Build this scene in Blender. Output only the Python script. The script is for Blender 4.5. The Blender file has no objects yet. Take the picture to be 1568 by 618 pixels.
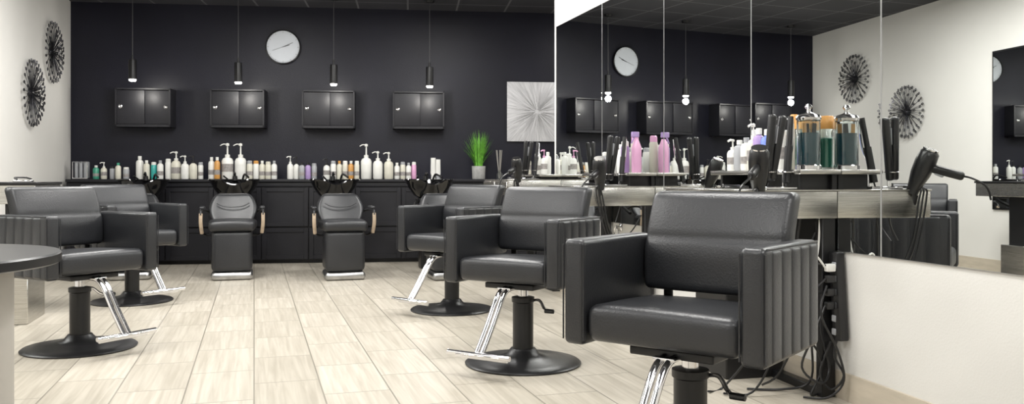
import bpy, bmesh, math, random
from mathutils import Vector, Matrix
random.seed(7)
S=bpy.context.scene
COL=S.collection
A0=math.radians(16.9); TB=math.radians(7.0)
CEIL=3.13

# ---------------------------------------------------------------- materials
def nt(name):
    m=bpy.data.materials.new(name); m.use_nodes=True
    t=m.node_tree; b=t.nodes['Principled BSDF']; return m,t,b
def P(name,col,rough=.5,metal=0.,var=.06,scale=8.,bump=0.,bscale=60.,stretch=(1,1,1),spec=.5,coat=0.,trans=0.,emit=None,es=0.):
    m,t,b=nt(name)
    tc=t.nodes.new('ShaderNodeTexCoord'); mp=t.nodes.new('ShaderNodeMapping'); mp.inputs['Scale'].default_value=stretch
    t.links.new(tc.outputs['Object'],mp.inputs['Vector'])
    n=t.nodes.new('ShaderNodeTexNoise'); n.inputs['Scale'].default_value=scale; n.inputs['Detail'].default_value=4
    t.links.new(mp.outputs[0],n.inputs['Vector'])
    r=t.nodes.new('ShaderNodeValToRGB')
    r.color_ramp.elements[0].position=.3; r.color_ramp.elements[1].position=.7
    r.color_ramp.elements[0].color=[max(0,c*(1-var)) for c in col]+[1]
    r.color_ramp.elements[1].color=[min(1,c*(1+var)) for c in col]+[1]
    t.links.new(n.outputs['Fac'],r.inputs[0]); t.links.new(r.outputs[0],b.inputs['Base Color'])
    b.inputs['Roughness'].default_value=rough; b.inputs['Metallic'].default_value=metal
    b.inputs['Specular IOR Level'].default_value=spec
    b.inputs['Coat Weight'].default_value=coat
    b.inputs['Transmission Weight'].default_value=trans
    if emit: b.inputs['Emission Color'].default_value=list(emit)+[1]; b.inputs['Emission Strength'].default_value=es
    if bump>0:
        n2=t.nodes.new('ShaderNodeTexNoise'); n2.inputs['Scale'].default_value=bscale; n2.inputs['Detail'].default_value=3
        t.links.new(mp.outputs[0],n2.inputs['Vector'])
        bp=t.nodes.new('ShaderNodeBump'); bp.inputs['Strength'].default_value=bump; bp.inputs['Distance'].default_value=.01
        t.links.new(n2.outputs['Fac'],bp.inputs['Height']); t.links.new(bp.outputs[0],b.inputs['Normal'])
    return m
M={}
M['navy']=P('navy_wall_paint',(.0100,.0102,.0185),.40,var=.15,scale=1.5,bump=.12,bscale=80,spec=.32)
M['white']=P('white_wall_paint',(.72,.71,.68),.7,var=.015,scale=2,bump=.08,bscale=120)
M['vinyl']=P('black_vinyl',(.018,.019,.022),.36,var=.1,scale=6,bump=.14,bscale=160,spec=.55)
M['blackm']=P('black_metal',(.012,.012,.013),.36,metal=.2,var=.1)
M['blackp']=P('black_plastic',(.012,.012,.013),.33,var=.1)
M['cab']=P('black_cabinet_laminate',(.013,.013,.017),.42,var=.12,scale=4,bump=.05,spec=.4)
M['gloss']=P('black_gloss_ceramic',(.008,.008,.009),.08,var=.1,coat=.6)
M['chrome']=P('chrome',(.78,.78,.80),.12,metal=1.,var=.02)
M['steel']=P('brushed_steel',(.56,.55,.52),.27,metal=1.,var=.18,scale=5,stretch=(1,1,40),bump=.05)
M['mirror']=P('mirror_glass',(.88,.90,.89),.0,metal=1.,var=.0)
M['beige']=P('beige_tile',(.55,.49,.40),.45,var=.08,scale=5,stretch=(1,1,6))
M['wood']=P('blond_wood',(.42,.33,.24),.45,var=.12,scale=9,stretch=(1,1,5))
M['greige']=P('greige_laminate',(.38,.36,.33),.5,var=.04)
M['pewter']=P('dark_pewter',(.08,.08,.09),.3,metal=.9,var=.2)
M['wht']=P('white_plastic',(.78,.78,.75),.35,var=.02)
M['cream']=P('cream_plastic',(.66,.64,.55),.35,var=.03)
M['grey']=P('grey_plastic',(.35,.36,.38),.35,var=.05)
M['cord']=P('pendant_cord_grey',(.07,.07,.075),.5,var=.05)
M['silver']=P('silver_plastic',(.55,.55,.56),.3,metal=.6,var=.03)
M['amber']=P('amber_plastic',(.60,.30,.08),.3,var=.05)
M['teal']=P('teal_plastic',(.03,.35,.32),.3,var=.05)
M['blue']=P('blue_plastic',(.16,.24,.70),.3,var=.05)
M['violet']=P('violet_plastic',(.38,.27,.52),.3,var=.05)
M['pink']=P('pink_plastic',(.68,.36,.56),.3,var=.05)
M['green']=P('green_plastic',(.05,.30,.20),.3,var=.05)
M['label']=P('label_print',(.30,.28,.27),.5,var=.3,scale=60)
M['concrete']=P('concrete_pot',(.42,.42,.41),.8,var=.12,scale=30,bump=.3)
M['leaf']=P('grass_leaf',(.15,.42,.05),.5,var=.45,scale=20)
M['soil']=P('soil',(.03,.02,.015),.9)
M['glassy']=P('clear_glass',(.90,.95,.95),.03,trans=1.,var=0.)
M['liquid']=P('teal_disinfectant',(.008,.055,.075),.1,var=.05)
M['bulb']=P('pendant_diffuser',(1,1,1),.4,var=0,emit=(1,.97,.9),es=14)
M['diff']=P('light_diffuser',(1,1,1),.4,var=0,emit=(1,.98,.94),es=3)
M['clockface']=P('clock_face',(.64,.68,.74),.4,var=.02)
M['kick']=P('kick_steel',(.42,.42,.42),.32,metal=1.,var=.15,scale=12)

def floor_mat():
    m,t,b=nt('wood_look_floor_tile')
    tc=t.nodes.new('ShaderNodeTexCoord'); mp=t.nodes.new('ShaderNodeMapping')
    mp.inputs['Rotation'].default_value=(0,0,-A0-math.pi/2)
    t.links.new(tc.outputs['Object'],mp.inputs['Vector'])
    br=t.nodes.new('ShaderNodeTexBrick')
    br.inputs['Scale'].default_value=1; br.inputs['Brick Width'].default_value=.62; br.inputs['Row Height'].default_value=.31
    br.inputs['Mortar Size'].default_value=.004; br.inputs['Mortar Smooth'].default_value=.2
    br.inputs['Color1'].default_value=(.535,.495,.425,1); br.inputs['Color2'].default_value=(.455,.42,.355,1); br.inputs['Mortar'].default_value=(.25,.23,.19,1)
    br.offset=.5
    t.links.new(mp.outputs[0],br.inputs['Vector'])
    m2=t.nodes.new('ShaderNodeMapping'); m2.inputs['Scale'].default_value=(1.1,24,1)
    t.links.new(mp.outputs[0],m2.inputs['Vector'])
    add=t.nodes.new('ShaderNodeVectorMath'); add.operation='MULTIPLY_ADD'
    add.inputs[1].default_value=(30,30,30)
    t.links.new(br.outputs['Color'],add.inputs[0]); t.links.new(m2.outputs[0],add.inputs[2])
    n=t.nodes.new('ShaderNodeTexNoise'); n.inputs['Scale'].default_value=1.6; n.inputs['Detail'].default_value=6; n.inputs['Distortion'].default_value=.6
    t.links.new(add.outputs[0],n.inputs['Vector'])
    r=t.nodes.new('ShaderNodeValToRGB'); r.color_ramp.elements[0].position=.30; r.color_ramp.elements[1].position=.70
    r.color_ramp.elements[0].color=(.80,.785,.76,1); r.color_ramp.elements[1].color=(1.10,1.10,1.10,1)
    t.links.new(n.outputs['Fac'],r.inputs[0])
    mx=t.nodes.new('ShaderNodeMix'); mx.data_type='RGBA'; mx.blend_type='MULTIPLY'; mx.inputs[0].default_value=1
    t.links.new(br.outputs['Color'],mx.inputs[6]); t.links.new(r.outputs[0],mx.inputs[7])
    t.links.new(mx.outputs[2],b.inputs['Base Color'])
    b.inputs['Roughness'].default_value=.36; b.inputs['Specular IOR Level'].default_value=.45
    bp=t.nodes.new('ShaderNodeBump'); bp.inputs['Strength'].default_value=.25; bp.inputs['Distance'].default_value=.003; bp.invert=True
    t.links.new(br.outputs['Fac'],bp.inputs['Height']); t.links.new(bp.outputs[0],b.inputs['Normal'])
    return m
M['floor']=floor_mat()
def ceil_mat():
    m,t,b=nt('dark_ceiling_tile')
    tc=t.nodes.new('ShaderNodeTexCoord'); mp=t.nodes.new('ShaderNodeMapping'); mp.inputs['Rotation'].default_value=(0,0,-TB)
    t.links.new(tc.outputs['Object'],mp.inputs['Vector'])
    br=t.nodes.new('ShaderNodeTexBrick'); br.offset=0
    br.inputs['Scale'].default_value=1; br.inputs['Brick Width'].default_value=.61; br.inputs['Row Height'].default_value=.61
    br.inputs['Mortar Size'].default_value=.012
    br.inputs['Color1'].default_value=(.035,.035,.042,1); br.inputs['Color2'].default_value=(.028,.028,.034,1); br.inputs['Mortar'].default_value=(.12,.12,.13,1)
    t.links.new(mp.outputs[0],br.inputs['Vector']); t.links.new(br.outputs['Color'],b.inputs['Base Color'])
    b.inputs['Roughness'].default_value=.7
    return m
M['ceil']=ceil_mat()
def burst_mat():
    m,t,b=nt('silver_sunburst_canvas')
    tc=t.nodes.new('ShaderNodeTexCoord')
    g=t.nodes.new('ShaderNodeSeparateXYZ'); t.links.new(tc.outputs['Object'],g.inputs[0])
    at=t.nodes.new('ShaderNodeMath'); at.operation='ARCTAN2'; t.links.new(g.outputs['Z'],at.inputs[0]); t.links.new(g.outputs['X'],at.inputs[1])
    ln=t.nodes.new('ShaderNodeVectorMath'); ln.operation='LENGTH'; t.links.new(tc.outputs['Object'],ln.inputs[0])
    cb=t.nodes.new('ShaderNodeCombineXYZ'); t.links.new(at.outputs[0],cb.inputs[0]); t.links.new(ln.outputs['Value'],cb.inputs[1])
    mp=t.nodes.new('ShaderNodeMapping'); mp.inputs['Scale'].default_value=(22,3,1); t.links.new(cb.outputs[0],mp.inputs[0])
    n=t.nodes.new('ShaderNodeTexNoise'); n.inputs['Scale'].default_value=1.5; n.inputs['Detail'].default_value=5; t.links.new(mp.outputs[0],n.inputs['Vector'])
    r=t.nodes.new('ShaderNodeValToRGB'); r.color_ramp.elements[0].position=.3; r.color_ramp.elements[1].position=.75
    r.color_ramp.elements[0].color=(.42,.42,.44,1); r.color_ramp.elements[1].color=(.74,.74,.76,1)
    t.links.new(n.outputs['Fac'],r.inputs[0])
    t.links.new(r.outputs[0],b.inputs['Base Color']); b.inputs['Roughness'].default_value=.45; b.inputs['Metallic'].default_value=.2
    bp=t.nodes.new('ShaderNodeBump'); bp.inputs['Strength'].default_value=.4; bp.inputs['Distance'].default_value=.006
    t.links.new(n.outputs['Fac'],bp.inputs['Height']); t.links.new(bp.outputs[0],b.inputs['Normal'])
    return m
M['burst']=burst_mat()

# ---------------------------------------------------------------- mesh helpers
def E(name,loc=(0,0,0),rz=0.):
    o=bpy.data.objects.new(name,None); o.empty_display_size=.1; COL.objects.link(o)
    o.location=loc; o.rotation_euler=(0,0,rz); return o
def fin(name,bm,mats,parent=None,loc=(0,0,0),rot=(0,0,0),smooth=True):
    me=bpy.data.meshes.new(name); bmesh.ops.recalc_face_normals(bm,faces=bm.faces); bm.to_mesh(me); bm.free()
    if not isinstance(mats,(list,tuple)): mats=[mats]
    for k in mats: me.materials.append(M[k])
    if smooth:
        for p in me.polygons: p.use_smooth=True
        try: me.set_sharp_from_angle(angle=math.radians(38))
        except Exception: pass
    o=bpy.data.objects.new(name,me); COL.objects.link(o); o.location=loc; o.rotation_euler=rot
    if parent: o.parent=parent
    return o
def bbox(bm,size,c=(0,0,0),mi=0,bev=0.,seg=3,rot=None,fn=None,cuts=None):
    t=bmesh.new(); bmesh.ops.create_cube(t,size=1)
    for v in t.verts: v.co=Vector((v.co.x*size[0],v.co.y*size[1],v.co.z*size[2]))
    if bev>0: bmesh.ops.bevel(t,geom=list(t.edges),offset=min(bev,min(size)*.49),segments=seg,profile=.5,affect='EDGES')
    if cuts:
        for ax,n in cuts:
            nrm=[0,0,0]; nrm[ax]=1
            for i in range(1,n):
                co=[0,0,0]; co[ax]=-size[ax]/2+size[ax]*i/n
                bmesh.ops.bisect_plane(t,geom=list(t.verts)+list(t.edges)+list(t.faces),plane_co=co,plane_no=nrm)
    if fn:
        for v in t.verts: v.co=Vector(fn(v.co))
    if rot: bmesh.ops.rotate(t,verts=t.verts,cent=(0,0,0),matrix=rot)
    merge(bm,t,Vector(c),mi)
def merge(bm,t,off,mi):
    mp={}
    for v in t.verts: mp[v]=bm.verts.new(v.co+off)
    for f in t.faces:
        try:
            nf=bm.faces.new([mp[v] for v in f.verts]); nf.material_index=mi
        except ValueError: pass
    t.free()
def box(name,size,c,mat,parent=None,bev=0.,seg=3,rot=None,fn=None,cuts=None,erot=(0,0,0)):
    bm=bmesh.new(); bbox(bm,size,(0,0,0),0,bev,seg,rot,fn,cuts)
    return fin(name,bm,mat,parent,c,erot)
def blathe(bm,prof,c=(0,0,0),mi=0,n=24,sx=1,sy=1,rot=None,fn=None):
    t=bmesh.new(); rings=[]
    for r,z in prof:
        if r<1e-5: rings.append([t.verts.new((0,0,z))])
        else: rings.append([t.verts.new((r*sx*math.cos(2*math.pi*i/n),r*sy*math.sin(2*math.pi*i/n),z)) for i in range(n)])
    for a,b in zip(rings,rings[1:]):
        for i in range(n):
            j=(i+1)%n
            if len(a)==1 and len(b)==1: continue
            if len(a)==1: t.faces.new([a[0],b[i],b[j]])
            elif len(b)==1: t.faces.new([a[i],a[j],b[0]])
            else: t.faces.new([a[i],a[j],b[j],b[i]])
    if len(rings[0])>1: t.faces.new(rings[0][::-1])
    if len(rings[-1])>1: t.faces.new(rings[-1])
    if fn:
        for v in t.verts: v.co=Vector(fn(v.co))
    if rot: bmesh.ops.rotate(t,verts=t.verts,cent=(0,0,0),matrix=rot)
    merge(bm,t,Vector(c),mi)
def lathe(name,prof,c,mat,parent=None,n=32,**k):
    bm=bmesh.new(); blathe(bm,prof,(0,0,0),0,n,**k); return fin(name,bm,mat,parent,c)
def smoothpath(pts,k=6):
    P_=[Vector(p) for p in pts]
    if len(P_)<3: return P_
    out=[]
    for i in range(len(P_)-1):
        p0=P_[max(i-1,0)];p1=P_[i];p2=P_[i+1];p3=P_[min(i+2,len(P_)-1)]
        for j in range(k):
            t=j/k
            out.append(.5*((2*p1)+(-p0+p2)*t+(2*p0-5*p1+4*p2-p3)*t*t+(-p0+3*p1-3*p2+p3)*t**3))
    out.append(P_[-1]); return out
def btube(bm,pts,r,mi=0,n=10,smooth=True,r2=None,flat=1.):
    pts=smoothpath(pts) if smooth else [Vector(p) for p in pts]
    t=(pts[1]-pts[0]).normalized(); up=Vector((0,0,1)) if abs(t.z)<.9 else Vector((1,0,0))
    u=t.cross(up).normalized(); rings=[]
    for i,p in enumerate(pts):
        if i==0: tt=pts[1]-pts[0]
        elif i==len(pts)-1: tt=pts[-1]-pts[-2]
        else: tt=pts[i+1]-pts[i-1]
        tt=tt.normalized(); u=(u-tt*u.dot(tt))
        u=u.normalized() if u.length>1e-6 else tt.orthogonal().normalized()
        w=tt.cross(u); rr=r if r2 is None else r+(r2-r)*i/(len(pts)-1)
        rings.append([bm.verts.new(p+u*math.cos(2*math.pi*k/n)*rr+w*math.sin(2*math.pi*k/n)*rr*flat) for k in range(n)])
    for a,b in zip(rings,rings[1:]):
        for i in range(n):
            j=(i+1)%n; f=bm.faces.new([a[i],a[j],b[j],b[i]]); f.material_index=mi
    f=bm.faces.new(rings[0][::-1]); f.material_index=mi
    f=bm.faces.new(rings[-1]); f.material_index=mi
def tube(name,pts,r,mat,parent=None,**k):
    bm=bmesh.new(); btube(bm,pts,r,0,**k); return fin(name,bm,mat,parent)
def RX(a): return Matrix.Rotation(a,3,'X')
def RY(a): return Matrix.Rotation(a,3,'Y')
def RZ(a): return Matrix.Rotation(a,3,'Z')

# ---------------------------------------------------------------- room frames
DB=10.77
nb=Vector((-math.sin(TB),math.cos(TB),0)); rb=Vector((math.cos(TB),math.sin(TB),0))
def BK(s,d,z=0): return nb*(DB-d)+rb*s+Vector((0,0,z))
lc=Vector((-5.303,10.2,0)); ld=Vector((math.sin(A0),-math.cos(A0),0)); ln=Vector((math.cos(A0),math.sin(A0),0))
def LW(v,d,z=0): return lc+ld*v+ln*d+Vector((0,0,z))
segA=[A0-math.radians(x) for x in (0,.3,.9,2.75,3.2)]
PW=1.065
segP=[Vector((.407,7.70,0))]
for a in segA: segP.append(segP[-1]+Vector((math.sin(a),-math.cos(a),0))*PW)
def RW(u,d,z=0):
    i=max(0,min(4,int(u//PW))); a=segA[i]
    return segP[i]+Vector((math.sin(a),-math.cos(a),0))*(u-i*PW)-Vector((math.cos(a),math.sin(a),0))*d+Vector((0,0,z))
def RA(u): return segA[max(0,min(4,int(u//PW)))]

def prism(name,pts,z0,z1,mat):
    bm=bmesh.new()
    lo=[bm.verts.new((p[0],p[1],z0)) for p in pts]; hi=[bm.verts.new((p[0],p[1],z1)) for p in pts]
    n=len(pts); bm.faces.new(lo[::-1]); bm.faces.new(hi)
    for i in range(n):
        j=(i+1)%n; bm.faces.new([lo[i],lo[j],hi[j],hi[i]])
    return fin(name,bm,mat,smooth=False)
prism('floor',[(-8,-3),(6,-3),(6,13),(-8,13)],-.1,0,'floor')
prism('ceiling',[(-8,-3),(6,-3),(6,13),(-8,13)],CEIL,CEIL+.1,'ceil')
prism('wall_back',[BK(-4.3,0),BK(3.5,0),BK(3.5,-.12),BK(-4.3,-.12)],0,CEIL,'navy')
prism('wall_left',[LW(-.05,0),LW(13.2,0),LW(13.2,-.12),LW(-.05,-.12)],0,CEIL,'white')
frontp=[segP[0]-Vector((math.sin(A0),-math.cos(A0),0))*.06]+segP+[segP[-1]+Vector((math.sin(segA[-1]),-math.cos(segA[-1]),0))*5.3]
nn=Vector((math.cos(A0),math.sin(A0),0))*.12
prism('wall_right',frontp+[p+nn for p in frontp[::-1]],0,CEIL,'white')
e0=RW(.6,-.12); e1=e0+ln*2.4; c1=BK(3.4,0)
prism('wall_alcove_side',[c1,e1,e1+ln*.1,c1+ln*.1],0,CEIL,'white')
prism('wall_alcove_end',[e0,e1,e1+ld*.1,e0+ld*.1],0,CEIL,'white')
prism('wall_rear',[(-4,-2.2),(5,-2.2),(5,-2.32),(-4,-2.32)],0,CEIL,'white')
nu=Vector((math.cos(A0),math.sin(A0),0))
prism('baseboard_right',[p-nu*.013 for p in frontp]+[p-nu*.0005 for p in frontp[::-1]],0.0,.125,'beige')
prism('baseboard_left',[LW(.0,.0005),LW(12.5,.0005),LW(12.5,.013),LW(0,.013)],0,.125,'beige')

# mirrors on right wall
for i,a in enumerate(segA):
    m=E('wall_mirror',(0,0,0))
    for nm,d0,d1,mt,g,zz in (('backing',.0008,.006,'silver',0,(.668,2.382)),('glass',.006,.009,'mirror',.0025,(.672,2.378))):
        t=Vector((math.sin(a),-math.cos(a),0)); n_=Vector((math.cos(a),math.sin(a),0))
        p0=segP[i]+t*(.003+g); p1=segP[i]+t*(PW-.003-g)
        o=prism(nm,[p0-n_*d0,p1-n_*d0,p1-n_*d1,p0-n_*d1],zz[0],zz[1],mt); o.parent=m
m=E('wall_mirror',LW(3.42,.0,0),A0)
box('frame',(.015,2.3,1.72),(.0085,-1.15,1.53),'blackm',m)
box('glass',(.004,2.26,1.68),(.019,-1.15,1.53),'mirror',m)
# ---------------------------------------------------------------- ceiling lights
def ceiling_light(x,y,pw):
    e=E('ceiling_light',(x,y,CEIL-.001),A0)
    box('frame',(.62,1.22,.04),(0,0,-.02),'wht',e,.004)
    box('diffuser',(.56,1.16,.01),(0,0,-.044),'diff',e)
    L=bpy.data.lights.new('lamp','AREA'); L.shape='RECTANGLE'; L.size=.56; L.size_y=1.16; L.energy=pw; L.color=(1,.985,.955)
    o=bpy.data.objects.new('lamp',L); COL.objects.link(o); o.parent=e; o.location=(0,0,-.055)
for x,y,p in ((-2.7,7.3,60),(-.5,8.0,58),(-3.0,5.6,50),(-.9,5.7,52),(-2.3,3.4,50),(.2,3.6,56),(-1.2,1.0,50),(1.2,.8,52),(1.6,9.4,28)):
    ceiling_light(x,y,p)

# ---------------------------------------------------------------- back wall : counter
e=E('shampoo_counter',BK(0,0,0),TB)
s0,s1=-3.9,3.2; D=.46
sc=(s0+s1)/2; sw=s1-s0
box('carcass',(sw,D-.03,.93),(sc,-(D-.03)/2-.001,.035+.93/2),'cab',e)
box('plinth',(sw,D-.08,.035),(sc,-(D-.08)/2-.001,.0175),'blackm',e)
box('top_ledge',(sw,D+.02,.035),(sc,-(D+.02)/2-.001,.9825),'cab',e,.004)
box('apron',(sw,.02,.05),(sc,-D+.02,.935),'cab',e,.003)
n=13; w=sw/n
for i in range(n):
    cx=s0+w*(i+.5)
    bm=bmesh.new()
    for (z0,z1) in ((.44,.90),(.05,.42)):
        zc=(z0+z1)/2; hh=z1-z0
        bbox(bm,(w-.012,.018,hh),(0,0,zc),0,.002,1)
        f=.05
        for sx in (-1,1): bbox(bm,(f,.014,hh),(sx*((w-.012)/2-f/2),-.015,zc),0,.002,1)
        for sz in (-1,1): bbox(bm,(w-.012-2*f,.014,f),(0,-.015,zc+sz*(hh/2-f/2)),0,.002,1)
    fin('door_panel_%d'%(i+1),bm,'cab',e,(cx,-D+.02,0))
# wall cabinets
for s in (-3.12,-2.035,-.96,.133):
    e=E('wall_cabinet',BK(s,0.001,0),TB)
    W=.63; zb,zt=1.62,2.08; H=zt-zb; dp=.24
    box('top',(W,dp,.018),(0,-dp/2,zt-.009),'cab',e); box('bottom',(W,dp,.03),(0,-dp/2,zb+.015),'cab',e)
    for sx in(-1,1): box('side_%d'%(1 if sx<0 else 2),(.018,dp,H),(sx*(W/2-.009),-dp/2,(zb+zt)/2),'cab',e)
    box('back',(W-.03,.01,H-.02),(0,-.006,(zb+zt)/2),'cab',e)
    box('door_1',(W/2,.014,H-.06),(-W/4+.018,-dp+.012,(zb+zt)/2+.004),'cab',e,.002)
    box('door_2',(W/2,.014,H-.06),(W/4-.018,-dp+.03,(zb+zt)/2+.004),'cab',e,.002)
    for sx,yy in ((-1,-dp+.005),(1,-dp+.022)):
        lathe('knob_%d'%(1 if sx<0 else 2),[(.0,-.0),(.02,0),(.022,.006),(.014,.010),(.008,.006),(0,.006)],(sx*(W/2-.06),yy,(zb+zt)/2+.01),'chrome',e,n=20,rot=RX(math.pi/2))
# pendants
for s,zb in ((-3.125,2.12),(-1.953,2.105),(-.865,2.10),(.259,2.09)):
    e=E('pendant_light',BK(s,.6,0),TB)
    tube('cord',[(0,0,zb+.30),(0,0,CEIL-.01)],.0045,'cord',e,smooth=False,n=6)
    lathe('canopy',[(0,0),(.05,0),(.055,.029),(0,.029)],(0,0,CEIL-.03),'blackm',e)
    lathe('shade',[(.012,.30),(.012,.25),(.042,.245),(.044,.235),(.044,.02),(.040,.02),(.040,.05),(0,.05)],(0,0,zb),'blackm',e)
    lathe('diffuser',[(0,.05),(.036,.05),(.039,.012),(.03,0),(0,-.002)],(0,0,zb),'bulb',e,n=20)
    L=bpy.data.lights.new('lamp','POINT'); L.energy=8; L.shadow_soft_size=.04; L.color=(1,.96,.90)
    o=bpy.data.objects.new('lamp',L); COL.objects.link(o); o.parent=e; o.location=(0,0,zb-.06)
# clock
e=E('wall_clock',BK(-1.527,.0,2.63),TB)
lathe('rim',[(.0,0),(.205,0),(.212,.012),(.212,.04),(.203,.045),(.198,.035),(.198,.02),(0,.02)],(0,-.001,0),'blackm',e,n=64,rot=RX(math.pi/2))
lathe('face',[(0,0),(.198,0),(.198,.004),(0,.004)],(0,-.022,0),'clockface',e,n=64,rot=RX(math.pi/2))
bm=bmesh.new()
for i in range(60):
    a=i*math.pi/30; big=i%5==0
    bbox(bm,(.006 if big else .002,.002,.02 if big else .008),(math.sin(a)*.182,-.027,math.cos(a)*.182),0,rot=RY(a))
fin('tick_marks',bm,'grey',e)
for nm,ang,l,wd in (('hour_hand',72,.09,.006),('minute_hand',65,.14,.005),('second_hand',250,.15,.002)):
    a=math.radians(ang)
    box(nm,(wd,.002,l),(math.sin(a)*l*.42,-.030,math.cos(a)*l*.42),'blackp',e,rot=RY(a))
# sunburst canvas
e=E('sunburst_canvas_art',BK(1.64,.0,1.86),TB)
box('canvas',(.77,.035,.76),(0,-.019,0),'burst',e,.004)
bm=bmesh.new()
for i in range(110):
    a=random.random()*2*math.pi; r0=random.uniform(.02,.10); r1=random.uniform(.2,.36)
    btube(bm,[(math.cos(a)*r0,-.038,math.sin(a)*r0),(math.cos(a)*r1,-.038,math.sin(a)*r1)],.0022,0,n=4,smooth=False,r2=.0008)
fin('raised_rays',bm,'silver',e)

# bottles ------------------------------------------------------------
BM=['wht','cream','grey','silver','amber','teal','blue','violet','pink','green','label','blackp','chrome']
ix={k:i for i,k in enumerate(BM)}
def bottle(bm,c,h,r,kind='cyl',m='wht',cap='wht',lab=True):
    x,y,z=c; mi=ix[m]; ci=ix[cap]; n=16
    if kind=='cyl':
        blathe(bm,[(r*.9,0),(r,.01),(r,h*.72),(r*.8,h*.80),(r*.42,h*.83),(r*.42,h*.85)],c,mi,n)
        blathe(bm,[(r*.5,h*.85),(r*.5,h*.99),(r*.42,h),(0,h)],c,ci,n)
    elif kind=='can':
        blathe(bm,[(r*.9,0),(r,.008),(r,h*.78),(r*.85,h*.83)],c,mi,n)
        blathe(bm,[(r*.86,h*.83),(r*.84,h*.97),(r*.6,h),(0,h)],c,ci,n)
    elif kind=='tube':
        blathe(bm,[(r*.8,0),(r*.8,h*.2)],c,ci,n)
        blathe(bm,[(r*.85,h*.2),(r,h*.3),(r*.9,h),(0,h)],c,mi,n,sy=.5)
    elif kind in('pump','big'):
        hb=h*(.66 if kind=='pump' else .60)
        blathe(bm,[(r*.9,0),(r,.012),(r,hb*.82),(r*.8,hb*.94),(r*.4,hb),(r*.36,hb*1.04)],c,mi,n)
        blathe(bm,[(r*.42,hb*1.02),(r*.42,hb*1.12),(r*.15,hb*1.14),(r*.12,h*.93)],c,ci,n)
        blathe(bm,[(r*.3,h*.92),(r*.3,h*.98),(0,h)],c,ci,n)
        btube(bm,[(x,y,z+h*.95),(x-r*.6,y-r*.3,z+h*.965),(x-r*1.15,y-r*.4,z+h*.92)],.006,ci,n=8)
    elif kind=='spray':
        blathe(bm,[(r*.9,0),(r,.01),(r,h*.6),(r*.5,h*.75),(r*.35,h*.8)],c,mi,n)
        bbox(bm,(r*1.6,r*.7,h*.13),(x-r*.3,y,z+h*.9),ci,.004,1)
        bbox(bm,(r*.3,r*.4,h*.2),(x-r*.8,y,z+h*.78),ci,.003,1,rot=RY(.4))
    if lab and kind!='tube':
        blathe(bm,[(r*1.01,h*.2),(r*1.01,h*.42)],c,ix['label'] if random.random()<.45 else mi,n)
def row(name,items):
    e_=bmesh.new()
    for s,d,h,r,k,m,c in items: bottle(e_,(s,-d,0),h,r,k,m,c)
    return fin(name,e_,BM,None,BK(0,0,1.0005),(0,0,TB))
def mk(spec):
    out=[]
    for it in spec:
        x,h,r,k,m,c=it[:6]; d=it[6] if len(it)>6 else .33+random.uniform(-.02,.04)
        out.append((x,d,h,r,k,m,c))
    return out
row('hair_product_bottles',mk([(-3.62,.16,.035,'cyl','green','wht'),(-3.53,.20,.035,'pump','cream','wht'),(-3.44,.15,.03,'can','grey','blackp'),(-3.36,.19,.032,'cyl','cream','green'),(-3.28,.14,.035,'can','grey','wht')]))
L1=[(-3.13,.27,.042,'cyl','wht','wht'),(-3.04,.22,.035,'cyl','cream','wht'),(-2.965,.2,.032,'can','teal','wht'),(-2.89,.22,.035,'cyl','wht','grey'),(-2.81,.24,.034,'can','wht','wht'),(-2.72,.33,.055,'pump','cream','wht'),(-2.61,.28,.045,'pump','wht','wht'),(-2.52,.28,.045,'pump','cream','blackp'),(-2.44,.2,.03,'can','wht','grey')]
row('hair_product_bottles',mk(L1))
L2=[(-2.31,.26,.036,'cyl','wht','wht'),(-2.24,.26,.034,'cyl','amber','wht'),(-2.13,.43,.068,'big','wht','wht'),(-1.98,.43,.068,'big','wht','wht'),(-1.87,.22,.034,'can','cream','grey'),(-1.80,.22,.034,'can','wht','amber'),(-1.73,.22,.034,'cyl','cream','wht'),(-1.66,.21,.034,'can','cream','cream'),(-1.59,.22,.034,'cyl','wht','grey')]
row('hair_product_bottles',mk(L2))
L3=[(-1.40,.28,.036,'pump','wht','wht'),(-1.33,.27,.034,'pump','wht','blackp'),(-1.26,.2,.033,'cyl','grey','blackp'),(-1.19,.2,.033,'cyl','violet','blackp'),(-1.12,.19,.033,'can','grey','grey')]
row('hair_product_bottles',mk(L3))
L4=[(-.97,.25,.04,'pump','wht','blackp'),(-.89,.22,.033,'can','wht','grey'),(-.82,.22,.033,'cyl','cream','amber'),(-.75,.22,.033,'can','cream','wht'),(-.68,.22,.033,'cyl','amber','wht'),(-.61,.22,.03,'can','cream','wht'),(-.50,.43,.066,'big','wht','wht'),(-.36,.34,.058,'pump','wht','wht'),(-.23,.33,.056,'pump','cream','wht'),(-.13,.2,.032,'cyl','wht','wht'),(-.06,.21,.032,'can','cream','grey'),(0.01,.2,.032,'cyl','wht','grey'),(.075,.21,.03,'can','pink','wht')]
row('hair_product_bottles',mk(L4))
row('hair_product_bottles',mk([(.31,.26,.033,'tube','wht','wht'),(.37,.24,.03,'tube','wht','grey')]))
e=E('towel_holder',BK(-3.78,.3,1.0),TB)
box('base',(.17,.14,.015),(0,0,.0078),'chrome',e,.004)
for i in range(3): box('towel_%d'%(i+1),(.035,.11,.19),(-.05+i*.05,0,.11),'grey',e,.012)
tube('frame',[(-.08,-.07,.01),(-.08,-.07,.2),(.08,-.07,.2),(.08,-.07,.01)],.005,'chrome',e,smooth=False,n=8)
e=E('reed_diffuser',BK(1.13,.3,1.0),TB)
lathe('bottle',[(0,0),(.035,0),(.035,.07),(.015,.09),(.015,.11),(0,.11)],(0,0,0.0005),'glassy',e)
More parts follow.
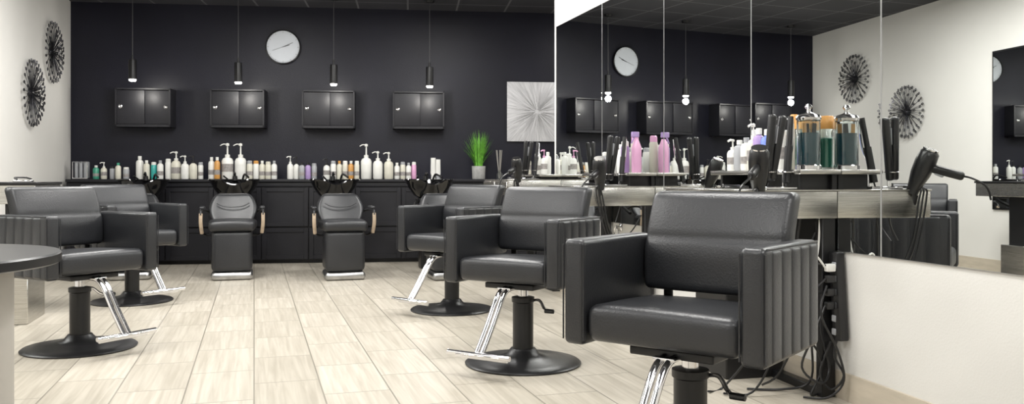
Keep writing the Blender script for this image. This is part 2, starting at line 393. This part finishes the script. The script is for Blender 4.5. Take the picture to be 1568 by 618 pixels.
for i,(dx,dy) in enumerate(((-.03,0),(.03,.01),(.0,-.03),(.015,.03),(-.04,.02))): tube('reed_%d'%(i+1),[(dx*.1,dy*.1,.01),(dx,dy,.36)],.004,'greige',e,smooth=False,n=6)
e=E('potted_grass_plant',BK(.87,.3,1.0005),TB)
lathe('pot',[(0,0),(.075,0),(.08,.006),(.085,.16),(.078,.16),(.074,.14),(0,.14)],(0,0,0),'concrete',e)
lathe('soil',[(0,.138),(.074,.138),(.0,.146)],(0,0,0),'soil',e)
bm=bmesh.new()
for i in range(190):
    a=random.random()*6.283; r0=random.random()*.055; sp=random.uniform(.01,.19)**1.0; h=random.uniform(.26,.48)*(1-.25*(sp/.19)**2)
    dx,dy=math.cos(a),math.sin(a); px,py=-dy,dx; prev=None; wd=random.uniform(.004,.007)
    for k in range(6):
        t=k/5; rr=r0+sp*t**1.6; z=.14+h*t
        w_=wd*(1-t**2)+.0004
        v1=bm.verts.new((dx*rr+px*w_,dy*rr+py*w_,z)); v2=bm.verts.new((dx*rr-px*w_,dy*rr-py*w_,z))
        if prev: bm.faces.new([prev[0],prev[1],v2,v1])
        prev=(v1,v2)
fin('blades',bm,'leaf',e)

# ---------------------------------------------------------------- wall starbursts
def starburst(v,z):
    e=E('starburst_wall_sculpture',LW(v,0.001,z),A0)
    bm=bmesh.new()
    blathe(bm,[(0,0),(.05,0),(.05,.03),(0,.05)],(0,0,0),0,20,rot=RY(math.pi/2))
    R=.315
    for ring,(el,cnt,rr) in enumerate(((4,26,1.),(14,24,.97),(28,18,.84),(45,12,.66),(66,8,.5))):
        for i in range(cnt):
            a=2*math.pi*(i+.5*ring)/cnt; el_=math.radians(el)
            d_=Vector((math.sin(el_)*.6,math.cos(a)*math.cos(el_),math.sin(a)*math.cos(el_)))
            tip=d_*R*rr
            if ring<2: tip=Vector((d_.x*R*rr,math.cos(a)*R*rr,math.sin(a)*R*rr))
            st=Vector((.02,0,0))+d_*.03
            btube(bm,[st,tip+Vector((.015,0,0))],.0030,0,n=5,smooth=False)
            rad=tip.copy(); rad.x=0
            if rad.length>1e-4:
                rad.normalize(); tg=Vector((0,-rad.z,rad.y)); c=tip+Vector((.016,0,0))
                pts=[c+rad*(.018*math.cos(q*math.pi/4)+.0)+tg*.012*math.sin(q*math.pi/4) for q in range(9)]
                btube(bm,pts,.0048,0,n=5,smooth=False)
    fin('spokes',bm,'pewter',e)
starburst(1.09,2.367); starburst(1.975,1.844)

# ---------------------------------------------------------------- salon chair
def salon_chair(x,y,psi):
    e=E('salon_chair',(x,y,0),-math.radians(psi))
    lathe('base_disc',[(0,0),(.312,0),(.316,.008),(.306,.016),(.24,.024),(.15,.036),(.09,.055),(.066,.085),(0,.085)],(0,0,0),'blackm',e,n=64)
    lathe('column_cover',[(0,.06),(.056,.06),(.056,.33),(.062,.335),(.062,.36),(.04,.365),(0,.365)],(0,0,0),'blackm',e,n=32)
    lathe('piston',[(0,.36),(.028,.36),(.028,.42),(0,.42)],(0,0,0),'chrome',e,n=24)
    tube('pump_lever',[(.03,.02,.335),(.09,.02,.345),(.13,.0,.31),(.16,-.03,.30)],.008,'chrome',e,n=8)
    lathe('lever_tip',[(0,0),(.012,0),(.012,.05),(0,.055)],(.155,-.03,.30),'blackp',e,n=12,rot=RY(math.pi/2))
    box('mount_plate',(.30,.30,.03),(0,0,.432),'blackm',e,.006)
    box('seat',(.538,.47,.125),(0,-.005,.52),'vinyl',e,.036,4,cuts=((0,8),(1,8)),
        fn=lambda c:(c.x,c.y,c.z+(.014*(1-(c.x/.27)**2)*(1-(c.y/.24)**2)-(c.y+.235)*.03 if c.z>0 else 0)))
    for sx in (-1,1):
        k=1 if sx<0 else 2
        box('arm_%d'%k,(.082,.49,.355),(sx*.312,0,.62),'vinyl',e,.020,4)
        bm=bmesh.new(); nr=5; ww=.425/nr
        for i in range(nr):
            bbox(bm,(.026,ww*1.0,.335),(0,-.205+ww*(i+.5),0),0,.0125,4,cuts=((2,9),(1,4)),
                 fn=lambda c:(c.x+sx*(.004*(1-(c.y/(ww*.5))**2)),c.y,c.z))
        fin('arm_channels_%d'%k,bm,'vinyl',e,(sx*.342,0.005,.62))
        bm=bmesh.new()
        btube(bm,[(sx*.352,-.243,.46),(sx*.352,-.243,.78)],.003,0,n=6,smooth=False)
        btube(bm,[(sx*.272,-.243,.46),(sx*.272,-.243,.78)],.003,0,n=6,smooth=False)
        btube(bm,[(sx*.349,-.23,.793),(sx*.349,.23,.793)],.003,0,n=6,smooth=False)
        fin('arm_piping_%d'%k,bm,'vinyl',e)
        box('back_bracket_%d'%k,(.035,.012,.2),(sx*.2,.235,.56),'blackm',e,.003)
    H=.36
    def bend(c):
        t=min(1,max(0,(c.z/H)+.5))
        y=c.y*(1-.12*t)+ .085*t**1.4 -.018*math.sin(math.pi*t)
        y-= .010*(1-(c.x/.27)**2) if c.y<0 else 0
        if c.y<0: y+=.006*math.exp(-((t-.54)/.03)**2)-.006*math.exp(-((t-.40)/.14)**2)
        return (c.x*(1+.01*t),y,c.z)
    box('backrest',(.536,.095,H),(0,.205,.775),'vinyl',e,.026,4,cuts=((2,30),(0,6)),fn=bend)
    box('seat_rail',(.54,.03,.05),(0,.235,.48),'blackm',e,.005)
    bm=bmesh.new()
    for sx in(-1,1):
        btube(bm,[(sx*.017,-.12,.425),(sx*.017,-.22,.40),(sx*.017,-.34,.24),(sx*.017,-.43,.125)],.013,0,n=12)
    btube(bm,[(-.185,-.44,.12),(.185,-.44,.12)],.0135,0,n=12,smooth=False)
    btube(bm,[(-.15,-.405,.10),(.15,-.405,.10)],.011,0,n=12,smooth=False)
    bbox(bm,(.08,.12,.012),(0,-.14,.424),0,.004,2)
    bbox(bm,(.26,.06,.006),(0,-.425,.118),0,.002,1)
    fin('footrest',bm,'chrome',e)
    return e
salon_chair(.602,2.866,37.2)
salon_chair(.06,4.62,31.5)
salon_chair(-2.56,5.03,-60)
salon_chair(-3.11,6.95,-55)
salon_chair(-.46,6.5,40)

# ---------------------------------------------------------------- shampoo units
def shampoo(x):
    Y=9.62; e=E('shampoo_chair_with_bowl',(x+.333,Y-1.1,0),A0)
    box('kick_plate',(.40,.42,.085),(0,.05,.0425),'kick',e,.04,4)
    box('pedestal',(.39,.42,.41),(0,.05,.29),'vinyl',e,.05,4)
    box('seat',(.46,.50,.10),(0,.05,.535),'vinyl',e,.04,4,cuts=((0,6),(1,6)),fn=lambda c:(c.x*(1-.06*(-c.y/.25)),c.y,c.z+(.012*(1-(c.x/.25)**2) if c.z>0 else 0)))
    bm=bmesh.new()
    def fn(c):
        t=min(1,max(0,c.z/.34+.5))
        ww=.72+.42*abs(math.sin(math.pi*t))**.8
        return (c.x*ww,c.y+.20*t-.04*(c.x/.25)**2,c.z)
    bbox(bm,(.42,.08,.32),(0,.30,.69),0,.036,4,fn=fn,cuts=((2,12),(0,6)))
    fin('backrest',bm,'vinyl',e)
    bm=bmesh.new()
    btube(bm,[(-.16,.345,.75),(-.1,.335,.72),(0,.33,.71),(.1,.335,.72),(.16,.345,.75)],.005,0,n=8)
    fin('back_seam',bm,'vinyl',e)
    for sx in(-1,1):
        k=1 if sx<0 else 2
        tube('arm_%d'%k,[(sx*.24,.42,.66),(sx*.28,.20,.69),(sx*.295,-.02,.69),(sx*.295,-.06,.64)],.014,'blackm',e,n=10)
        tube('arm_front_%d'%k,[(sx*.295,-.055,.66),(sx*.295,-.06,.56),(sx*.285,-.02,.46)],.014,'wood',e,n=10,flat=1.3)
        tube('arm_stay_%d'%k,[(sx*.285,-.02,.465),(sx*.25,.05,.44),(sx*.17,.06,.43)],.011,'blackm',e,n=8)
        box('arm_pad_%d'%k,(.05,.26,.028),(sx*.290,.12,.712),'vinyl',e,.012,3)
    def bf(c):
        z=c.z
        if c.y<-.05 and z>-.12: z-=.055*max(0,1-(c.x/.13)**2)*min(1,(-c.y-.05)/.12)
        return (c.x,c.y,z)
    lathe('bowl',[(0,-.215),(.10,-.21),(.17,-.17),(.235,-.08),(.262,-.015),(.285,0),(.28,.012),(.25,.008),(.225,-.04),(.16,-.12),(.08,-.155),(0,-.16)],(0,1.05,.99),'gloss',e,n=48,sy=.9,fn=bf)
    box('bowl_bracket',(.26,.30,.06),(0,1.06,.76),'blackm',e,.02)
    box('bowl_pedestal',(.20,.20,.75),(0,1.08,.375),'blackm',e,.02)
    tube('link_arm_1',[(-.2,.46,.60),(-.2,.8,.72),(-.12,.98,.77)],.018,'blackm',e)
    tube('link_arm_2',[(.2,.46,.60),(.2,.8,.72),(.12,.98,.77)],.018,'blackm',e)
    bm=bmesh.new()
    blathe(bm,[(0,0),(.03,0),(.026,.05),(0,.055)],(0,1.24,.985),0,16)
    btube(bm,[(0,1.24,1.03),(0,1.20,1.07),(0,1.13,1.05)],.013,0)
    btube(bm,[(.08,1.24,.98),(.10,1.20,1.05),(.12,1.12,1.045),(.15,1.05,1.02)],.011,0)
    btube(bm,[(-.08,1.24,1.0),(-.12,1.15,1.035)],.009,0,smooth=False)
    fin('faucet_and_sprayer',bm,'blackm',e)
for x in (-4.16,-3.14,-2.02,-.96): shampoo(x)

# ---------------------------------------------------------------- tools
TM=['blackp','chrome','grey','violet']
def hair_dryer(parent,loc,rot,name='hair_dryer',body=0):
    bm=bmesh.new()
    blathe(bm,[(0,-.09),(.03,-.09),(.043,-.075),(.047,-.03),(.044,.03),(.036,.07),(.030,.10),(.028,.13),(.024,.13),(0,.12)],(0,0,0),body,24,rot=RY(math.pi/2))
    blathe(bm,[(.030,-.094),(.036,-.094),(.036,-.088)],(0,0,0),1,24,rot=RY(math.pi/2))
    blathe(bm,[(.022,.128),(.032,.13),(.040,.175),(.036,.175),(0,.165)],(0,0,0),0,20,sx=1,sy=.45,rot=RY(math.pi/2))
    bbox(bm,(.04,.032,.15),(-.02,0,-.10),body,.014,3,rot=RY(.12))
    bbox(bm,(.012,.02,.04),(.004,0,-.075),2,.004,2)
    btube(bm,[(-.03,0,-.17),(-.035,0,-.21),(-.02,.02,-.27),(.03,.03,-.31)],.005,0,n=6)
    return fin(name,bm,TM,parent,loc,rot)
def iron(parent,loc,rot,name='flat_iron',curl=False):
    bm=bmesh.new()
    if curl:
        btube(bm,[(0,0,0),(0,0,.17)],.018,0,n=14,smooth=False); btube(bm,[(0,0,.17),(0,0,.31)],.013,0,n=14,smooth=False)
        btube(bm,[(.014,0,.12),(.024,0,.18),(.016,0,.30)],.005,1,n=6)
    else:
        bbox(bm,(.034,.034,.30),(.018,0,.16),0,.012,3,rot=RY(.05)); bbox(bm,(.034,.034,.30),(-.020,0,.16),0,.012,3,rot=RY(-.05))
        bbox(bm,(.006,.024,.08),(.003,0,.22),2,.002,1)
    btube(bm,[(0,0,0),(0,0,-.03),(.02,.0,-.10),(.01,.01,-.2),(-.02,.0,-.28)],.004,0,n=6)
    return fin(name,bm,TM,parent,loc,rot)

def station(u,top=.945,bot=.82,ped=True):
    e=E('styling_station',RW(u,.010,0),RA(u))
    Lh=.80; W=.49
    zc=(top+bot)/2; hh=top-bot
    box('drawer_box',(W,Lh,hh),(-W/2,Lh/2,zc),'steel',e,.004,2)
    box('top_plate',(W+.01,Lh+.01,.008),(-W/2,Lh/2,top+.004),'steel',e,.002,1)
    for i in range(2):
        box('drawer_%d'%(i+1),(.012,Lh/2-.02,hh-.03),(-W-.006,Lh*(.25+.5*i),zc),'steel',e,.003,1)
        tube('drawer_pull_%d'%(i+1),[(-W-.01,Lh*(.25+.5*i)-.08,zc),(-W-.035,Lh*(.25+.5*i)-.08,zc),(-W-.035,Lh*(.25+.5*i)+.08,zc),(-W-.01,Lh*(.25+.5*i)+.08,zc)],.005,'chrome',e,smooth=False,n=8)
    box('riser',(.025,Lh,1.022-top-.008),(-.015,Lh/2,(1.022+top+.008)/2),'blackm',e)
    for k,yy in enumerate((.03,Lh-.03)): box('ledge_bracket_%d'%(k+1),(.17,.02,1.022-top-.008),(-.09,yy,(1.022+top+.008)/2),'blackm',e,.003)
    box('ledge',(.21,Lh+.06,.022),(-.105,Lh/2,1.033),'steel',e,.004,2)
    box('post',(.07,.05,bot),(-.04,.03,bot/2),'blackm',e,.004,1)
    if ped: box('pedestal_cabinet',(.32,.34,bot),(-.17,Lh-.20,bot/2),'blackm',e,.006,1)
    else: box('far_post',(.07,.05,bot),(-.04,Lh-.04,bot/2),'blackm',e,.004,1)
    box('foot_rail',(.05,Lh-.1,.04),(-.05,Lh/2,.02),'blackm',e,.004,1)
    return e
U1=3.96; U2=2.0
st1=station(U1); st2=station(U2,ped=False); st3=station(.13,top=.99,bot=.86,ped=False)
zl=1.0445
def station_bottles(st_u,spec,name='styling_product_bottles',z=zl):
    bm=bmesh.new()
    for x,y,h,r,k,m,c in spec: bottle(bm,(x,y,0),h,r,k,m,c)
    return fin(name,bm,BM,None,RW(st_u,.010,z),(0,0,RA(st_u)))
station_bottles(U1,[(-.12,.27,.26,.030,'spray','wht','blackp'),(-.05,.27,.27,.026,'can','cream','amber'),(-.16,.33,.20,.033,'cyl','blue','wht'),(-.08,.33,.24,.03,'pump','wht','wht'),(-.16,.41,.21,.03,'cyl','violet','wht'),(-.07,.40,.19,.03,'can','wht','violet'),(-.15,.48,.24,.032,'pump','cream','wht'),(-.07,.47,.21,.03,'cyl','blue','wht'),(-.15,.55,.17,.03,'cyl','wht','grey'),(-.08,.56,.22,.028,'spray','wht','wht'),(-.15,.62,.16,.03,'cyl','grey','wht'),(-.07,.66,.14,.03,'can','wht','wht'),(-.14,.71,.17,.03,'pump','wht','wht')])
station_bottles(U2,[(-.10,.08,.29,.034,'spray','pink','violet'),(-.15,.16,.22,.03,'can','violet','wht'),(-.07,.17,.26,.03,'can','cream','pink'),(-.14,.25,.20,.03,'cyl','wht','wht'),(-.07,.28,.18,.028,'can','wht','grey'),(-.14,.36,.14,.028,'cyl','silver','blackp'),(-.08,.45,.19,.028,'pump','wht','wht'),(-.14,.55,.15,.03,'cyl','grey','wht'),(-.08,.66,.16,.03,'pump','wht','wht')])
station_bottles(.13,[(-.14,.05,.22,.03,'pump','wht','pink'),(-.08,.12,.2,.03,'cyl','wht','wht'),(-.15,.2,.19,.03,'can','wht','wht'),(-.09,.35,.17,.03,'cyl','wht','grey'),(-.16,.45,.21,.03,'pump','cream','wht')])
def jar(u,d,liq='liquid'):
    e=E('comb_disinfectant_jar',RW(u,d,zl),RA(u))
    lathe('glass',[(0,0),(.050,0),(.053,.01),(.053,.225),(.049,.23),(.049,.012),(0,.01)],(0,0,0),'glassy',e,n=36)
    lathe('liquid',[(0,.012),(.047,.012),(.047,.17),(0,.17)],(0,0,0),liq,e,n=32)
    lathe('base_ring',[(0,0),(.058,0),(.058,.018),(.054,.022),(.0535,.0)],(0,0,-.0),'chrome',e,n=36)
    lathe('lid',[(.0,.228),(.056,.228),(.058,.24),(.05,.252),(.02,.262),(.010,.268),(.010,.28),(.018,.29),(.012,.302),(0,.304)],(0,0,0),'chrome',e,n=36)
    for i,(x,c) in enumerate(((-.025,'amber'),(0,'blackp'),(.025,'amber'),(.01,'blackp'))):
        box('comb_%d'%(i+1),(.022,.004,.18),(x,(-.01,.012,.01,-.02)[i],.125),c,e,.001,1,rot=RY(.05*(i-1)))
jar(U1-.075,.11)
e=E('comb_disinfectant_jar',RW(U1-.18,.07,zl),RA(U1))
lathe('glass',[(0,0),(.036,0),(.038,.01),(.038,.19),(.035,.195),(.035,.012),(0,.01)],(0,0,0),'glassy',e,n=30)
lathe('liquid',[(0,.012),(.034,.012),(.034,.15),(0,.15)],(0,0,0),'green',e,n=30)
lathe('lid',[(0,.195),(.040,.195),(.040,.25),(.034,.258),(0,.26)],(0,0,0),'amber',e,n=30)
def tw(u,x,y,z): 
    a=RA(u); return RW(u,.010,0)+Vector((math.cos(a)*x-math.sin(a)*y,math.sin(a)*x+math.cos(a)*y,z))
def tool_set(u,zt):
    a=RA(u)
    e=E('hot_tool_holder',tw(u,-.275,.05,zt),a)
    box('rack',(.16,.07,.012),(0,0,.0065),'chrome',e,.003,1)
    bm=bmesh.new()
    for x in(-.045,.045): 
        pts=[(x+.032*math.cos(t*math.pi/6),.032*math.sin(t*math.pi/6),.08) for t in range(13)]
        btube(bm,pts,.003,0,n=6,smooth=False); btube(bm,[(x,.032,.0),(x,.032,.08)],.003,0,n=6,smooth=False)
    fin('rings',bm,'chrome',e)
    iron(e,(-.045,0,.03),(0.08,.10,0),'flat_iron'); iron(e,(.045,0,.03),(-.06,.16,.3),'curling_iron',True)
    hair_dryer(None,tw(u,-.42,-.035,zt+.10),(0.25,1.15,a+1.1))
    bm=bmesh.new()
    pts=[]
    for i in range(28):
        t=i/27; pts.append((.05*math.cos(t*16)*(1+.3*math.sin(t*5)),.035*math.sin(t*16)+.10*t,.006+.012*t))
    btube(bm,pts,.004,0,n=6); fin('tool_lead',bm,'blackp',e,(-.065,.23,0))
    bm=bmesh.new()
    for k in range(3):
        y0=.02+.05*k
        btube(bm,[(-.38+.04*k,y0,.004),(-.42,-.02,.01),(-.40-.02*k,-.03,-.06),(-.36,-.035,-.25-.05*k),(-.28,-.02,-.38),(-.16,.02,-.30),(-.08,.05,-.2)],.0045,0,n=6)
    fin('hanging_leads',bm,'blackp',e,(.275,-.05,0))
tool_set(U1,.953); tool_set(U2,.953); tool_set(.13,.998)
# chrome ring hook on the wall
e=E('wall_ring_hook',RW(1.42,.0,.64),RA(1.42))
lathe('rose',[(0,0),(.03,0),(.03,.008),(.012,.014),(.010,.04),(0,.04)],(-.0005,0,0),'chrome',e,n=20,rot=RY(-math.pi/2))
bm=bmesh.new(); btube(bm,[(-.04,.04*math.cos(q*math.pi/8),-.04+.05*math.sin(q*math.pi/8)) for q in range(17)],.006,0,n=8,smooth=False)
fin('ring',bm,'chrome',e)
pu=4.0
e=E('power_strip',RW(pu,.0,0),RA(pu))
box('body',(.045,.062,.40),(-.032,0,.47),'blackp',e,.008,2,erot=(-.09,0,0))
bm=bmesh.new()
for i in range(6): bbox(bm,(.006,.03,.03),(-.056,0,.31+i*.06),0,.003,1)
fin('sockets',bm,'grey',e)
for i,z in enumerate((.55,.49,.43,.60)): box('plug_%d'%(i+1),(.045,.03,.035),(-.078,-.002,z),'blackp' if i!=3 else 'wht',e,.006,2)
bm=bmesh.new()
cs=[[(-.10,0,.55),(-.17,.02,.45),(-.13,.06,.25),(-.10,.12,.06),(-.2,.2,.01),(-.35,.25,.01)],
    [(-.10,0,.49),(-.2,-.02,.48),(-.23,.0,.35),(-.12,.03,.22),(-.08,.06,.12),(-.14,.05,.02),(-.06,.10,.01)],
    [(-.10,0,.43),(-.16,0,.30),(-.20,.03,.15),(-.12,.0,.08),(-.06,.03,.14),(-.09,.05,.30),(-.07,.08,.5),(-.08,.1,.8)],
    [(-.10,0,.61),(-.2,.02,.62),(-.25,.04,.5),(-.3,.1,.2),(-.38,.15,.02),(-.5,.2,.01)],
    [(-.05,-.01,.28),(-.06,-.01,.2),(-.04,-.05,.12),(-.07,.0,.05),(-.10,.04,.12),(-.05,.03,.26)],
    [(-.15,.12,.82),(-.16,.14,.6),(-.12,.12,.4),(-.20,.20,.1),(-.24,.3,.01)],
    [(-.10,-.01,.52),(-.15,-.04,.40),(-.08,-.06,.24),(-.04,-.05,.10),(-.10,-.02,.02),(-.18,.05,.01)],
    [(-.28,.12,.82),(-.3,.14,.5),(-.34,.22,.2),(-.45,.30,.01),(-.55,.25,.01)]]
for c in cs: btube(bm,c,.0055,0,n=8)
fin('power_cables',bm,'blackp',e)
bm=bmesh.new()
btube(bm,[(-.10,0,.60),(-.16,.0,.66),(-.20,.03,.60),(-.15,.05,.55),(-.10,.06,.66),(-.08,.07,.82)],.005,0,n=8)
fin('white_cable',bm,'wht',e)

# ---------------------------------------------------------------- left station
e=E('styling_station',LW(4.77,.02,0),A0)
box('cabinet',(.16,.5,.36),(.52,.27,.18),'steel',e,.004,1)
box('cabinet_column',(.10,.4,.48),(.50,.27,.59),'blackm',e,.004,1)
box('drawer_box',(.64,.8,.13),(.33,.40,.895),'steel',e,.004,1)
box('top_plate',(.66,.82,.02),(.33,.40,.97),'blackm',e,.003,1)
box('wall_post',(.06,.5,.82),(.03,.4,.41),'blackm',e,.004,1)
box('ledge',(.22,.82,.022),(.11,.40,1.04),'steel',e,.003,1)
box('riser',(.02,.8,.05),(.015,.40,1.005),'blackm',e)
bm=bmesh.new()
for x,y,h,r,k,m,c in ((.1,.1,.16,.03,'cyl','wht','grey'),(.12,.3,.18,.03,'can','grey','blackp'),(.1,.5,.17,.03,'cyl','wht','wht')): bottle(bm,(x,y,0),h,r,k,m,c)
fin('styling_product_bottles',bm,BM,None,LW(4.77,.02,1.052),(0,0,A0))
e2=E('hot_tool_holder',LW(4.77,.02,.9805)+ln*.52-ld*.25,A0)
box('rack',(.12,.07,.012),(0,0,.006),'chrome',e2,.003,1); 
tube('lead',[(-.04,0,.018),(-.06,.03,.03),(0,.05,.03),(.05,0,.02),(.03,-.05,.03)],.006,'blackp',e2)
# ---------------------------------------------------------------- round reception table
e=E('round_reception_desk',(-2.14,2.8,0))
lathe('top',[(0,.705),(.572,.705),(.58,.71),(.58,.738),(.574,.744),(0,.744)],(0,0,0),'blackp',e,n=96)
lathe('body',[(0,.0),(.43,0),(.43,.705),(0,.705)],(0,0,0),'greige',e,n=96)
lathe('kick_ring',[(0,.0),(.434,0),(.434,.06),(0,.06)],(0,0,0),'kick',e,n=96)

# ---------------------------------------------------------------- world / camera
w=bpy.data.worlds.new('World'); S.world=w; w.use_nodes=True
w.node_tree.nodes['Background'].inputs[0].default_value=(.8,.85,1,1); w.node_tree.nodes['Background'].inputs[1].default_value=.3
cd=bpy.data.cameras.new('camera'); cam=bpy.data.objects.new('camera',cd); COL.objects.link(cam)
cam.location=(0,0,1.0); cam.rotation_euler=(math.pi/2,0,0); cd.sensor_width=36; cd.lens=36*1300/1568; cd.shift_y=-35/1568; cd.clip_start=.02
S.camera=cam
S.view_settings.view_transform='Standard'; S.view_settings.look='None'; S.view_settings.exposure=0
